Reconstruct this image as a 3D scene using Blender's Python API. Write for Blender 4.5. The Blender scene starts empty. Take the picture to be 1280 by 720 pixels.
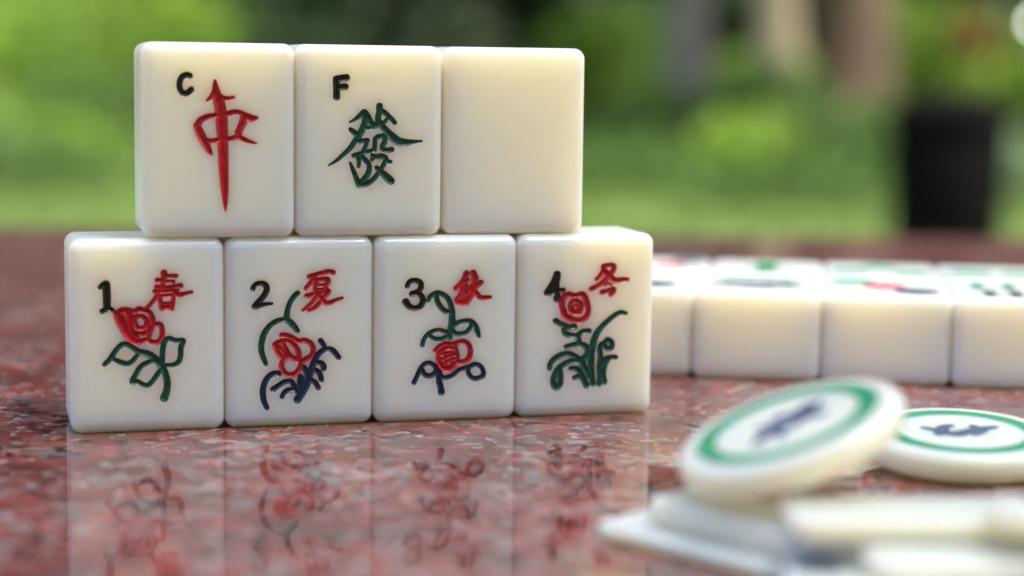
import bpy, math, random
import numpy as np
from mathutils import Vector, Matrix
random.seed(7); np.random.seed(7)
MM = 0.001
TZ = 0.75                       # height of the table top above the lawn
R = math.radians
scene = bpy.context.scene
col = scene.collection

# engraved strokes per tile: part, paint, strokes of (across mm, up mm, half width mm)
GLYPHS = {
 'dragon_red': [
  ('letter', 'black', [
   [(9.35,31.85,0.433),(8.8,32.02,0.433),(7.94,31.66,0.432),(7.42,30.71,0.432),(7.41,29.42,0.433),(8.0,28.48,0.433),(8.86,28.49,0.433),(9.64,29.19,0.433)],
  ]),
  ('character', 'red', [
   [(14.22,30.96,0.174),(14.3,29.84,0.435),(14.55,28.11,0.739),(14.98,26.82,0.827),(15.32,25.08,0.871),(15.48,23.35,0.915),(15.6,21.18,0.872),(15.68,19.0,0.829),(15.76,16.82,0.786),(15.83,14.2,0.743),(15.95,11.58,0.656),(16.07,8.95,0.526),(16.15,6.76,0.307),(16.15,5.35,0.088)],
   [(14.3,29.58,0.348),(13.77,28.19,0.348),(13.08,27.41,0.261),(12.64,27.06,0.174)],
   [(14.47,28.63,0.478),(15.33,27.77,0.435),(16.45,27.52,0.305),(17.85,27.71,0.218)],
   [(10.8,22.2,0.565),(11.5,23.24,0.478),(12.88,23.94,0.391),(14.62,24.13,0.392),(16.44,24.48,0.392),(18.1,24.84,0.393),(19.41,24.59,0.393),(20.8,23.99,0.394),(22.47,23.74,0.219)],
   [(10.71,22.02,0.565),(11.23,20.81,0.652),(11.91,19.42,0.653),(12.59,18.04,0.566),(13.11,17.08,0.392),(13.45,16.56,0.218)],
   [(11.91,19.25,0.435),(13.29,19.17,0.349),(15.03,19.35,0.349),(16.77,19.53,0.349),(18.3,19.88,0.394),(19.39,19.71,0.394),(20.79,19.1,0.307),(22.28,18.71,0.11)],
   [(19.84,24.16,0.568),(19.75,23.11,0.612),(19.22,21.89,0.568),(18.78,20.84,0.568),(18.87,20.06,0.437)],
   [(20.71,23.64,0.569),(21.24,23.38,0.394),(22.38,23.69,0.219)],
  ]),
 ],
 'dragon_green': [
  ('letter', 'black', [
   [(8.09,31.46,0.53),(9.17,31.68,0.531),(10.17,31.84,0.531)],
   [(8.09,31.46,0.53),(8.17,29.91,0.531),(8.17,27.94,0.531)],
   [(8.17,29.84,0.495),(9.96,30.04,0.496)],
  ]),
  ('character', 'green', [
   [(10.85,22.95,0.142),(11.86,23.52,0.249),(12.86,24.23,0.391),(13.73,24.88,0.534)],
   [(13.8,24.81,0.605),(14.46,24.1,0.534),(15.04,23.18,0.463),(15.7,22.33,0.428),(16.64,22.91,0.428)],
   [(13.73,24.81,0.534),(13.88,23.25,0.463),(13.52,21.83,0.498),(12.81,20.4,0.498),(12.09,19.34,0.463),(10.87,17.7,0.391),(9.5,16.42,0.32),(8.06,15.21,0.249),(6.63,14.36,0.107)],
   [(11.0,21.53,0.32),(11.87,20.83,0.462),(12.74,19.98,0.427)],
   [(16.91,26.18,0.535),(16.84,25.04,0.463),(16.63,23.62,0.464),(17.29,22.41,0.5),(18.47,21.14,0.572),(19.79,19.86,0.68),(20.96,19.07,0.68),(22.43,18.93,0.538),(23.9,19.08,0.323),(25.66,19.23,0.144)],
   [(17.21,25.33,0.463),(18.3,24.69,0.393),(19.18,23.85,0.357),(20.06,22.92,0.358)],
   [(18.74,23.99,0.286),(18.16,23.27,0.286),(17.29,22.48,0.357)],
   [(13.52,21.83,0.285),(15.84,21.98,0.285),(16.78,22.55,0.285)],
   [(12.52,18.98,0.356),(13.53,19.27,0.356),(14.48,19.34,0.392)],
   [(14.33,19.27,0.356),(14.12,18.2,0.321),(13.69,17.35,0.321)],
   [(11.67,16.28,0.356),(12.97,16.71,0.321),(14.41,17.06,0.321),(15.36,17.28,0.321)],
   [(12.46,16.14,0.356),(12.75,15.14,0.321),(12.69,14.14,0.285)],
   [(15.87,17.35,0.357),(16.0,18.63,0.357),(16.14,19.77,0.357),(17.31,20.2,0.393),(18.11,19.99,0.429)],
   [(18.04,19.99,0.465),(17.97,19.0,0.393),(17.46,17.85,0.393),(18.49,17.35,0.393),(19.44,17.5,0.43)],
   [(13.33,16.14,0.357),(14.28,15.14,0.393),(14.86,14.28,0.393),(14.72,12.93,0.429),(13.93,11.64,0.464),(12.77,10.43,0.393)],
   [(10.95,14.86,0.178),(11.46,13.65,0.321),(12.04,12.22,0.392),(12.7,10.58,0.5)],
   [(12.77,10.29,0.393),(14.3,10.57,0.393),(15.67,11.5,0.393),(16.69,12.71,0.358),(17.7,14.28,0.358),(18.21,15.35,0.394)],
   [(15.51,16.28,0.357),(16.67,15.85,0.357),(17.91,16.07,0.429),(18.65,15.14,0.358),(19.3,15.07,0.251)],
   [(16.39,13.85,0.358),(17.49,12.85,0.501),(18.44,11.99,0.609),(19.33,11.2,0.61)],
   [(15.37,15.43,0.321),(16.23,16.14,0.322),(17.33,16.35,0.322)],
  ]),
 ],
 'spring': [
  ('numeral', 'black', [
   [(5.84,29.04,0.331),(6.38,29.54,0.39),(7.0,29.69,0.546),(7.07,29.1,0.604),(7.13,27.92,0.585),(7.16,26.74,0.585),(7.14,25.56,0.566),(7.17,24.86,0.585)],
   [(6.21,24.33,0.39),(7.13,24.74,0.351),(8.05,24.6,0.391),(8.35,24.28,0.234)],
  ]),
  ('character', 'red', [
   [(18.18,31.7,0.491),(18.21,30.87,0.471),(17.97,29.89,0.452),(17.89,29.1,0.393),(17.49,28.2,0.393),(16.75,27.03,0.354),(15.81,25.86,0.314),(14.91,24.85,0.314)],
   [(18.14,30.99,0.334),(19.3,31.05,0.334),(20.55,31.03,0.334)],
   [(16.93,30.22,0.432),(18.13,29.97,0.295),(19.29,30.03,0.236),(20.03,29.93,0.295)],
   [(16.76,28.88,0.393),(18.31,28.7,0.334),(20.06,28.94,0.354),(21.39,29.04,0.433)],
   [(16.41,28.02,0.393),(17.72,27.96,0.334),(19.47,28.04,0.354),(20.84,28.1,0.295)],
   [(19.48,28.48,0.354),(20.25,27.67,0.492),(21.03,27.26,0.433),(22.2,27.52,0.296),(23.57,27.81,0.257)],
   [(17.33,27.06,0.295),(18.49,27.19,0.295),(19.86,27.05,0.335),(19.89,25.89,0.335),(19.64,24.59,0.394)],
   [(17.48,26.93,0.314),(17.43,25.75,0.315),(17.7,24.51,0.354)],
   [(17.51,25.71,0.295),(18.68,25.52,0.295),(19.81,25.66,0.295)],
   [(17.7,24.55,0.354),(18.67,24.89,0.354),(19.6,24.51,0.355)],
  ]),
  ('rose', 'red', [
   [(9.19,23.87,0.606),(10.35,24.47,0.489),(11.51,24.25,0.529),(12.47,24.11,0.431),(13.24,24.61,0.431),(14.21,24.31,0.432),(15.17,23.97,0.432),(15.74,23.01,0.472),(15.93,21.82,0.472),(15.72,20.63,0.393)],
   [(9.12,23.75,0.626),(9.76,22.36,0.783),(10.55,20.95,0.823),(11.08,19.76,0.745),(12.22,18.34,0.589),(13.38,18.19,0.491)],
   [(11.12,23.9,0.685),(11.68,22.51,0.784),(11.47,20.93,0.686),(11.85,19.74,0.588),(12.81,19.12,0.491)],
   [(12.57,22.73,0.373),(13.42,23.18,0.373),(14.43,22.76,0.373),(14.76,21.73,0.373),(14.18,20.87,0.373),(13.17,20.89,0.373),(12.52,21.7,0.373),(12.57,22.73,0.373)],
   [(11.87,22.5,0.294),(11.67,21.32,0.294),(12.24,20.12,0.294),(13.59,19.69,0.334),(14.94,20.06,0.334),(15.73,21.03,0.334)],
   [(15.34,20.84,0.354),(16.51,21.53,0.354),(17.48,21.38,0.394),(17.74,20.38,0.414),(17.65,18.99,0.414),(16.87,18.02,0.394),(15.7,18.05,0.374),(14.74,18.47,0.393),(13.38,18.19,0.393)],
   [(15.73,20.83,0.393),(15.33,19.65,0.393),(14.93,18.55,0.334)],
  ]),
  ('leaves', 'green', [
   [(6.53,13.81,0.326),(7.61,14.88,0.392),(8.65,16.39,0.392),(9.77,17.59,0.392),(10.84,17.69,0.392),(11.91,17.09,0.393),(13.19,16.18,0.48),(14.69,15.78,0.547),(15.98,15.04,0.547),(17.05,13.9,0.548),(17.82,12.81,0.548),(18.33,11.69,0.483),(18.67,10.12,0.527),(18.57,8.35,0.527),(18.04,6.81,0.615)],
   [(8.29,14.86,0.305),(9.52,14.25,0.392),(10.81,13.86,0.393),(11.88,14.32,0.371),(12.88,15.48,0.306)],
   [(17.05,13.77,0.329),(15.97,14.2,0.328),(14.68,13.93,0.35),(13.46,13.12,0.372),(12.63,11.86,0.372),(11.89,10.25,0.437),(12.92,10.31,0.328),(13.99,9.61,0.35),(14.98,9.49,0.372),(15.94,10.43,0.373),(17.04,11.95,0.373),(17.82,12.68,0.329)],
   [(17.74,13.04,0.329),(17.75,14.59,0.395),(17.85,16.58,0.416),(18.25,18.12,0.416),(19.08,18.67,0.394),(20.34,18.24,0.351),(21.9,18.16,0.351),(21.41,16.93,0.417),(21.32,15.38,0.417),(21.0,14.05,0.396),(19.87,13.37,0.329),(18.35,13.37,0.285)],
  ]),
 ],
 'summer': [
  ('numeral', 'black', [
   [(5.46,28.18,0.378),(5.82,28.94,0.338),(6.81,29.28,0.378),(7.85,29.02,0.458),(8.25,28.13,0.459),(7.81,26.94,0.439),(6.81,25.75,0.458),(5.81,24.57,0.438),(7.2,24.9,0.339),(8.2,25.08,0.279),(9.29,25.14,0.2)],
  ]),
  ('character', 'red', [
   [(16.73,30.4,0.361),(17.87,30.78,0.341),(19.49,31.12,0.382),(20.71,31.38,0.402),(21.64,31.2,0.422)],
   [(18.07,30.37,0.301),(17.06,29.18,0.341),(16.09,28.07,0.321)],
   [(17.87,29.57,0.321),(19.08,29.83,0.362),(20.59,29.73,0.422),(20.22,28.52,0.402),(20.06,27.51,0.362)],
   [(18.19,29.56,0.361),(18.03,28.36,0.361),(18.07,27.14,0.402)],
   [(18.19,28.76,0.241),(19.09,28.66,0.241),(20.1,28.68,0.261)],
   [(18.19,27.83,0.241),(19.09,27.77,0.261),(20.1,27.79,0.261)],
   [(16.25,26.53,0.401),(17.67,26.87,0.341),(19.09,27.0,0.362),(20.71,27.46,0.402)],
   [(18.28,26.53,0.402),(17.67,25.53,0.321),(16.66,24.54,0.301),(15.52,23.67,0.241)],
   [(20.71,27.29,0.402),(19.9,26.3,0.402),(18.89,25.1,0.362),(17.87,24.11,0.342),(16.66,23.53,0.241)],
   [(17.87,26.94,0.402),(19.09,26.11,0.442),(20.11,25.08,0.403),(21.13,25.14,0.363),(22.14,25.6,0.282),(23.49,25.98,0.242)],
  ]),
  ('stem', 'green', [
   [(14.47,27.21,0.361),(13.63,26.42,0.401),(12.82,25.02,0.4),(12.38,23.62,0.421),(12.22,22.11,0.481)],
   [(14.47,19.49,0.361),(13.63,20.56,0.502),(12.62,21.56,0.501),(11.61,21.82,0.4),(10.4,21.65,0.4),(9.2,20.99,0.4),(8.32,20.08,0.44),(7.71,19.09,0.46),(7.31,17.89,0.46),(7.11,16.48,0.46),(7.22,15.27,0.44),(7.62,14.04,0.4),(8.02,13.02,0.34)],
  ]),
  ('flower', 'red', [
   [(11.3,18.68,0.465),(12.44,18.55,0.441),(13.67,17.98,0.417),(14.66,17.41,0.417),(15.9,17.52,0.418),(17.14,16.89,0.418),(17.63,15.59,0.419),(17.19,14.36,0.419),(16.15,13.74,0.418),(15.3,13.22,0.394)],
   [(10.02,16.79,0.539),(10.81,17.36,0.441),(12.19,17.57,0.417),(13.42,16.94,0.417),(14.36,15.78,0.442),(14.71,14.43,0.442),(14.66,13.63,0.418)],
   [(10.02,16.79,0.49),(10.27,15.79,0.465),(10.81,14.74,0.466),(11.45,14.12,0.441)],
   [(11.5,17.09,0.417),(11.94,15.99,0.441),(12.44,14.99,0.466),(13.18,14.22,0.442),(14.46,13.64,0.393)],
   [(10.22,16.53,0.367),(11.01,16.02,0.319),(11.7,15.11,0.343),(11.94,14.26,0.368)],
   [(12.68,14.29,0.417),(11.65,13.77,0.417),(11.2,12.54,0.417),(11.69,11.24,0.417),(12.93,10.6,0.418),(14.21,11.06,0.418),(14.96,12.18,0.418),(15.06,13.17,0.369)],
   [(11.45,14.02,0.368),(12.68,14.34,0.417),(14.41,13.49,0.393)],
  ]),
  ('branch', 'blue', [
   [(19.12,17.39,0.443),(19.72,16.53,0.394),(20.17,15.72,0.321)],
   [(22.83,13.85,0.396),(22.12,14.82,0.445),(21.37,15.54,0.42),(20.37,15.71,0.37),(19.38,15.29,0.444),(18.48,14.42,0.468),(17.79,13.09,0.493),(17.24,11.62,0.518),(16.75,10.13,0.567),(16.15,8.41,0.616),(15.41,6.93,0.567),(14.41,5.52,0.616)],
   [(18.38,13.03,0.37),(19.28,12.8,0.444),(19.78,12.09,0.469),(19.73,11.64,0.395)],
   [(18.29,11.33,0.444),(18.94,10.67,0.42),(19.29,9.41,0.395)],
   [(17.09,9.48,0.37),(18.04,8.9,0.42),(18.64,7.83,0.42)],
   [(15.7,12.11,0.418),(16.25,11.15,0.493),(16.5,10.14,0.493)],
   [(15.06,10.09,0.492),(15.01,8.69,0.542),(15.16,7.19,0.542)],
   [(9.47,7.78,0.442),(10.46,8.44,0.393),(11.69,9.2,0.393),(12.93,9.31,0.418),(13.57,8.64,0.418),(14.02,7.63,0.394)],
   [(11.29,6.18,0.344),(11.74,7.06,0.369),(12.68,7.57,0.394),(14.02,7.58,0.394)],
   [(10.56,10.92,0.491),(9.57,11.0,0.417),(8.49,10.29,0.441),(7.7,8.93,0.465),(7.41,7.2,0.466),(7.65,5.46,0.441),(8.24,4.04,0.368)],
   [(13.97,7.58,0.369),(14.66,6.71,0.419)],
  ]),
 ],
 'autumn': [
  ('numeral', 'black', [
   [(6.64,28.18,0.366),(7.17,29.07,0.407),(8.21,29.34,0.407),(9.26,28.99,0.448),(9.56,28.09,0.469),(9.06,27.15,0.428),(7.61,26.56,0.428),(8.86,26.62,0.408),(9.78,25.91,0.469),(9.92,24.88,0.49),(9.21,23.86,0.449),(8.05,23.64,0.428),(7.0,24.11,0.509),(6.41,24.95,0.59)],
  ]),
  ('character', 'red', [
   [(19.12,30.51,0.554),(18.63,29.45,0.472),(17.88,28.43,0.431),(16.83,27.46,0.41)],
   [(18.72,29.04,0.513),(18.86,27.59,0.534),(18.79,26.14,0.554),(18.68,24.49,0.452)],
   [(18.31,27.39,0.451),(17.69,25.96,0.369),(17.07,24.94,0.41),(18.34,24.37,0.411)],
   [(19.35,29.23,0.369),(18.3,28.42,0.369),(17.46,27.7,0.308)],
   [(19.17,26.55,0.411),(18.67,25.32,0.513),(18.34,24.5,0.37)],
   [(20.52,30.7,0.513),(20.87,29.62,0.637),(20.76,28.17,0.575),(20.56,26.94,0.493),(20.02,25.71,0.411),(19.19,24.36,0.349)],
   [(20.17,27.89,0.472),(20.01,27.15,0.349),(20.14,26.53,0.308)],
   [(22.16,28.65,0.452),(21.57,28.04,0.349),(20.85,27.34,0.37)],
   [(20.64,27.14,0.452),(21.42,26.18,0.452),(22.15,25.54,0.412),(23.21,25.52,0.35),(24.19,25.58,0.289)],
  ]),
  ('stem', 'green', [
   [(11.05,25.14,0.327),(11.58,26.04,0.368),(12.84,26.71,0.368),(14.1,26.36,0.409),(15.16,25.51,0.451),(15.76,24.34,0.451),(16.11,22.89,0.492),(16.13,21.44,0.554),(16.1,20.2,0.595),(15.86,18.96,0.575),(15.66,17.31,0.411)],
   [(12.8,26.46,0.368),(12.98,25.02,0.43),(13.7,23.77,0.43),(14.76,22.84,0.43),(15.82,22.61,0.369)],
   [(16.27,19.78,0.411),(17.53,20.5,0.37),(19.01,20.8,0.37),(20.29,20.6,0.391),(21.19,19.67,0.391),(21.59,18.62,0.392),(21.86,17.57,0.309)],
   [(20.29,20.52,0.309),(19.96,19.28,0.35),(19.04,18.35,0.37),(17.77,18.09,0.391),(16.71,18.32,0.39),(16.07,18.96,0.349)],
   [(9.9,15.97,0.368),(10.19,17.04,0.348),(11.02,18.17,0.368),(12.27,18.85,0.348),(13.53,18.98,0.348),(14.59,18.66,0.369),(15.44,18.15,0.452),(16.07,18.34,0.452)],
   [(11.36,18.0,0.307),(12.29,17.32,0.369),(13.55,17.12,0.369),(14.6,17.42,0.369),(15.65,18.14,0.37),(16.07,19.17,0.513)],
   [(21.16,18.84,0.309),(21.55,18.2,0.309),(21.81,17.65,0.268)],
  ]),
  ('blossom', 'red', [
   [(12.64,14.78,0.369),(13.56,15.58,0.369),(14.83,16.09,0.411),(16.1,15.97,0.411),(17.36,16.31,0.411),(18.29,16.5,0.412),(19.4,16.13,0.433),(19.97,15.12,0.433),(20.02,13.87,0.454),(19.52,12.72,0.454),(18.46,12.25,0.433),(17.4,12.2,0.371)],
   [(16.86,15.62,0.37),(17.17,14.37,0.35),(17.39,13.11,0.371),(16.98,12.08,0.412),(16.14,11.07,0.453),(15.21,10.76,0.453),(14.15,11.33,0.452),(13.51,12.39,0.452),(13.37,13.64,0.452),(13.99,14.66,0.472),(15.47,15.24,0.411),(16.87,14.79,0.37)],
   [(13.79,13.84,0.308),(15.06,14.09,0.308),(16.54,14.17,0.309)],
   [(14.01,12.79,0.288),(15.06,13.26,0.288),(15.91,13.53,0.288),(17.13,13.74,0.288)],
   [(14.23,11.83,0.288),(15.28,12.34,0.288),(16.13,12.81,0.288),(17.18,12.91,0.288)],
   [(15.13,10.89,0.267),(15.93,11.49,0.267),(16.98,12.08,0.268)],
   [(14.64,13.6,0.247),(14.78,12.35,0.247),(15.08,11.1,0.247)],
   [(15.9,13.98,0.247),(16.13,12.73,0.247),(16.14,11.48,0.247)],
  ]),
  ('branch', 'blue', [
   [(8.2,8.28,0.389),(8.78,9.42,0.369),(9.4,10.85,0.369),(10.23,11.95,0.369),(11.4,12.25,0.369),(12.33,11.76,0.39),(13.01,10.91,0.452),(13.45,9.69,0.514),(13.54,8.23,0.493),(13.85,7.18,0.494),(13.99,6.14,0.556)],
   [(9.94,10.84,0.369),(10.37,9.95,0.41),(11.3,9.55,0.41),(12.26,9.85,0.39),(12.89,10.75,0.37)],
   [(13.53,10.31,0.452),(14.04,9.26,0.37),(15.1,9.1,0.37),(16.37,9.6,0.371),(17.63,10.61,0.35),(18.9,10.98,0.351),(19.96,11.29,0.371),(21.03,11.71,0.372),(22.1,11.39,0.372),(22.79,10.45,0.393),(22.85,9.32,0.414),(22.12,8.92,0.393),(21.06,8.7,0.393),(20.07,9.28,0.392),(19.63,10.34,0.371),(19.96,11.29,0.31)],
  ]),
 ],
 'winter': [
  ('numeral', 'black', [
   [(8.39,29.99,0.644),(8.36,28.9,0.541),(8.38,27.65,0.458),(8.45,26.18,0.499),(8.47,24.92,0.645)],
   [(8.22,29.74,0.52),(7.59,28.5,0.457),(6.87,27.26,0.478),(6.23,26.14,0.519),(7.62,26.45,0.457),(8.7,26.6,0.416),(9.71,26.66,0.458)],
   [(7.8,28.71,0.374),(7.61,27.24,0.52),(8.05,26.82,0.416)],
  ]),
  ('character', 'red', [
   [(18.6,31.55,0.481),(18.49,30.63,0.419),(17.84,29.67,0.356),(16.98,28.84,0.293)],
   [(18.69,31.59,0.418),(19.79,31.83,0.377),(20.67,31.64,0.461),(20.82,31.01,0.419),(19.96,29.76,0.44),(18.53,28.31,0.419),(17.22,27.49,0.377),(15.92,26.8,0.418)],
   [(18.71,30.41,0.628),(19.83,29.55,0.524),(20.95,28.69,0.482),(22.06,28.58,0.42),(22.94,28.74,0.357),(23.97,28.72,0.294)],
   [(18.35,26.08,0.461),(19.45,26.35,0.377),(20.77,26.67,0.462),(20.78,26.16,0.42),(20.22,25.54,0.378)],
   [(18.85,27.54,0.147),(19.64,27.99,0.231),(20.31,27.64,0.189)],
  ]),
  ('peony', 'red', [
   [(9.54,23.64,0.521),(9.82,25.02,0.542),(10.9,25.76,0.5),(12.0,25.48,0.459),(12.87,25.55,0.459),(13.96,25.74,0.522),(14.55,25.01,0.564),(15.0,23.95,0.523),(15.34,22.47,0.46),(15.05,21.21,0.502),(14.06,20.39,0.502),(12.74,20.21,0.502),(11.42,20.66,0.522),(10.32,21.31,0.542),(9.86,22.38,0.521),(9.54,23.64,0.521)],
   [(11.3,22.98,0.376),(11.58,24.02,0.396),(12.5,24.38,0.397),(13.47,23.98,0.418),(13.79,22.92,0.418),(13.37,21.96,0.397),(12.28,21.82,0.376),(11.52,22.34,0.376),(11.3,22.98,0.376)],
   [(12.08,22.96,0.167),(12.29,23.42,0.167),(12.78,23.41,0.167),(13.05,22.94,0.167),(12.79,22.48,0.167),(12.31,22.53,0.167),(12.08,22.96,0.167)],
  ]),
  ('leaves', 'green', [
   [(8.23,20.3,0.5),(9.28,19.66,0.473),(10.4,19.18,0.473),(11.16,18.66,0.418)],
   [(12.39,18.96,0.474),(11.16,18.82,0.474),(10.12,18.46,0.473),(10.42,17.55,0.473),(11.77,17.12,0.474),(12.95,17.04,0.474),(14.1,17.85,0.447),(15.57,17.99,0.447)],
   [(12.95,17.04,0.419),(13.43,16.18,0.419),(13.15,15.34,0.475),(11.99,15.03,0.474),(10.65,14.73,0.446)],
   [(13.15,15.34,0.419),(14.44,15.08,0.475),(15.34,14.15,0.503),(15.25,13.02,0.504),(14.38,11.92,0.615),(14.22,11.07,0.559)],
   [(23.76,21.58,0.281),(22.57,21.78,0.365),(21.28,21.24,0.392),(19.65,19.98,0.42),(18.2,18.6,0.476),(17.11,17.1,0.56),(16.5,15.25,0.588),(16.24,13.28,0.56),(16.16,11.3,0.56),(16.32,9.03,0.533),(16.6,6.81,0.505)],
   [(7.05,10.27,0.39),(7.21,11.34,0.445),(8.35,12.49,0.473),(10.09,13.17,0.502),(11.55,13.18,0.502),(13.03,12.41,0.503),(14.22,11.36,0.615)],
   [(13.63,11.66,0.503),(11.87,11.71,0.475),(10.3,11.13,0.474),(8.86,10.1,0.474),(8.01,8.44,0.502),(7.91,7.03,0.502),(8.57,6.16,0.474),(9.37,6.98,0.502),(9.46,8.68,0.502),(9.26,10.09,0.502)],
   [(11.6,10.13,0.391),(13.07,9.98,0.475),(13.85,9.1,0.532),(14.58,7.67,0.504),(15.19,6.46,0.533)],
   [(12.51,8.13,0.419),(13.68,8.32,0.448),(14.58,7.67,0.448)],
   [(14.21,11.64,0.503),(14.71,10.21,0.504),(15.49,9.05,0.476),(15.87,7.91,0.42)],
   [(18.01,6.7,0.505),(18.15,8.69,0.505),(18.0,10.4,0.505),(18.2,12.38,0.477),(18.05,14.08,0.476),(18.27,14.92,0.448),(19.15,15.46,0.42),(19.73,16.02,0.477),(20.62,15.43,0.477),(20.64,14.46,0.477),(19.76,14.09,0.449),(19.22,14.73,0.393)],
   [(19.13,7.12,0.534),(18.74,8.67,0.618),(18.95,10.37,0.618),(19.52,11.49,0.533),(20.39,12.2,0.449),(21.64,12.22,0.393)],
   [(18.12,10.68,0.421),(18.92,11.79,0.449),(19.8,12.22,0.393)],
  ]),
 ],
}
# ------------------------------------------------------------------ helpers
def mesh_obj(name, verts, faces, mat, parent=None, smooth=True):
    me = bpy.data.meshes.new(name)
    me.from_pydata([tuple(v) for v in verts], [], [tuple(f) for f in faces])
    me.update()
    if smooth: me.polygons.foreach_set('use_smooth', [True]*len(me.polygons))
    o = bpy.data.objects.new(name, me); col.objects.link(o)
    if mat is not None: me.materials.append(mat)
    if parent is not None: o.parent = parent
    return o
def fast_mesh(name, V, F, mat, parent=None, smooth=True):
    """V (n,3) float array, F (m,k) int array"""
    me = bpy.data.meshes.new(name)
    V = np.ascontiguousarray(V, dtype=np.float32); F = np.ascontiguousarray(F, dtype=np.int32)
    k = F.shape[1]
    me.vertices.add(len(V)); me.vertices.foreach_set('co', V.ravel())
    me.loops.add(F.size); me.loops.foreach_set('vertex_index', F.ravel())
    me.polygons.add(len(F)); me.polygons.foreach_set('loop_start', np.arange(0, F.size, k, dtype=np.int32))
    if smooth: me.polygons.foreach_set('use_smooth', np.ones(len(F), dtype=bool))
    me.update(calc_edges=True); me.validate()
    o = bpy.data.objects.new(name, me); col.objects.link(o)
    if mat is not None: me.materials.append(mat)
    if parent is not None: o.parent = parent
    return o
def empty(name, loc, rot=(0, 0, 0)):
    o = bpy.data.objects.new(name, None); col.objects.link(o)
    o.location = loc; o.rotation_euler = rot; o.empty_display_size = 0.02
    return o
def tag(o, label=None, cat=None, group=None, kind=None):
    if label: o['label'] = label
    if cat: o['category'] = cat
    if group: o['group'] = group
    if kind: o['kind'] = kind
    return o

# ------------------------------------------------------------------ materials
def new_mat(name):
    m = bpy.data.materials.new(name); m.use_nodes = True
    nt = m.node_tree; b = nt.nodes['Principled BSDF']
    return m, nt, b
def N(nt, t, **kw):
    n = nt.nodes.new(t)
    for k, v in kw.items(): setattr(n, k, v)
    return n
def ramp(nt, src, stops, interp='LINEAR'):
    r = N(nt, 'ShaderNodeValToRGB'); r.color_ramp.interpolation = interp
    e = r.color_ramp.elements
    while len(e) < len(stops): e.new(0.5)
    for el, (p, c) in zip(e, stops):
        el.position = p; el.color = (*c, 1) if len(c) == 3 else c
    nt.links.new(src, r.inputs[0]); return r
def noise(nt, scale, detail=4, rough=0.55, vec=None, dist=0):
    n = N(nt, 'ShaderNodeTexNoise'); n.inputs['Scale'].default_value = scale
    n.inputs['Detail'].default_value = detail; n.inputs['Roughness'].default_value = rough
    n.inputs['Distortion'].default_value = dist
    if vec is not None: nt.links.new(vec, n.inputs['Vector'])
    return n
def mix(nt, fac, a, b, mode='MIX'):
    m = N(nt, 'ShaderNodeMix', data_type='RGBA', blend_type=mode)
    for s, v in ((0, fac), (6, a), (7, b)):
        if hasattr(v, 'links'): nt.links.new(v, m.inputs[s])
        elif isinstance(v, tuple): m.inputs[s].default_value = (*v, 1)
        else: m.inputs[s].default_value = v
    return m.outputs[2]
def bump(nt, b, h, strength, dist):
    bp = N(nt, 'ShaderNodeBump'); bp.inputs['Strength'].default_value = strength
    bp.inputs['Distance'].default_value = dist
    nt.links.new(h, bp.inputs['Height']); nt.links.new(bp.outputs[0], b.inputs['Normal'])

CREAM = (0.985, 0.918, 0.79)
def ivory(name, base=CREAM, attr=False, scale=0.019, rough=0.26):
    m, nt, b = new_mat(name)
    tc = N(nt, 'ShaderNodeTexCoord')
    n1 = noise(nt, 60, 3, 0.5, tc.outputs['Object'])
    c = ramp(nt, n1.outputs[0], [(0.35, tuple(x*0.996 for x in base)), (0.65, base)]).outputs[0]
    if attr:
        a = N(nt, 'ShaderNodeAttribute', attribute_name='spill')
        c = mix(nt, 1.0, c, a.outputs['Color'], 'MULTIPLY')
    # a few dust specks
    n3 = noise(nt, 700, 1, 0.5, tc.outputs['Object'])
    spk = ramp(nt, n3.outputs[0], [(0.0, (1, 1, 1)), (0.90, (1, 1, 1)), (0.93, (0.6, 0.52, 0.42))]).outputs[0]
    c = mix(nt, 1.0, c, spk, 'MULTIPLY')
    nt.links.new(c, b.inputs['Base Color'])
    b.inputs['Subsurface Weight'].default_value = 1.0
    b.inputs['Subsurface Radius'].default_value = (1.0, 0.64, 0.28)
    b.inputs['Subsurface Scale'].default_value = scale
    b.inputs['IOR'].default_value = 1.5
    n2 = noise(nt, 350, 3, 0.6, tc.outputs['Object'])
    rr = N(nt, 'ShaderNodeMapRange'); rr.inputs['To Min'].default_value = rough-0.005; rr.inputs['To Max'].default_value = rough+0.01
    nt.links.new(n2.outputs[0], rr.inputs['Value']); nt.links.new(rr.outputs[0], b.inputs['Roughness'])
    
    return m
M_tile = ivory('tile_ivory', attr=True)
M_chip = ivory('counter_ivory', base=(0.985, 0.925, 0.75), scale=0.012)

def paint(name, c, c2):
    m, nt, b = new_mat(name)
    tc = N(nt, 'ShaderNodeTexCoord')
    n1 = noise(nt, 1400, 4, 0.65, tc.outputs['Object'])
    cr = ramp(nt, n1.outputs[0], [(0.35, c), (0.68, c2)])
    nt.links.new(cr.outputs[0], b.inputs['Base Color'])
    b.inputs['Roughness'].default_value = 0.08; b.inputs['IOR'].default_value = 1.5
    n2 = noise(nt, 2600, 3, 0.6, tc.outputs['Object'])
    bump(nt, b, n2.outputs[0], 0.6, 0.00012)
    return m
PAINT = dict(red=paint('paint_red', (0.34, 0.002, 0.007), (0.60, 0.012, 0.028)),
             green=paint('paint_green', (0.001, 0.042, 0.028), (0.004, 0.105, 0.070)),
             blue=paint('paint_blue', (0.003, 0.013, 0.045), (0.008, 0.032, 0.095)),
             black=paint('paint_black', (0.003, 0.003, 0.003), (0.008, 0.008, 0.007)),
             brightgreen=paint('paint_bright_green', (0.012, 0.30, 0.13), (0.03, 0.40, 0.19)),
             paleblue=paint('paint_slate_blue', (0.06, 0.08, 0.17), (0.11, 0.14, 0.25)),
             pink=paint('paint_pink_red', (0.60, 0.03, 0.06), (0.70, 0.05, 0.09)))
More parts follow.
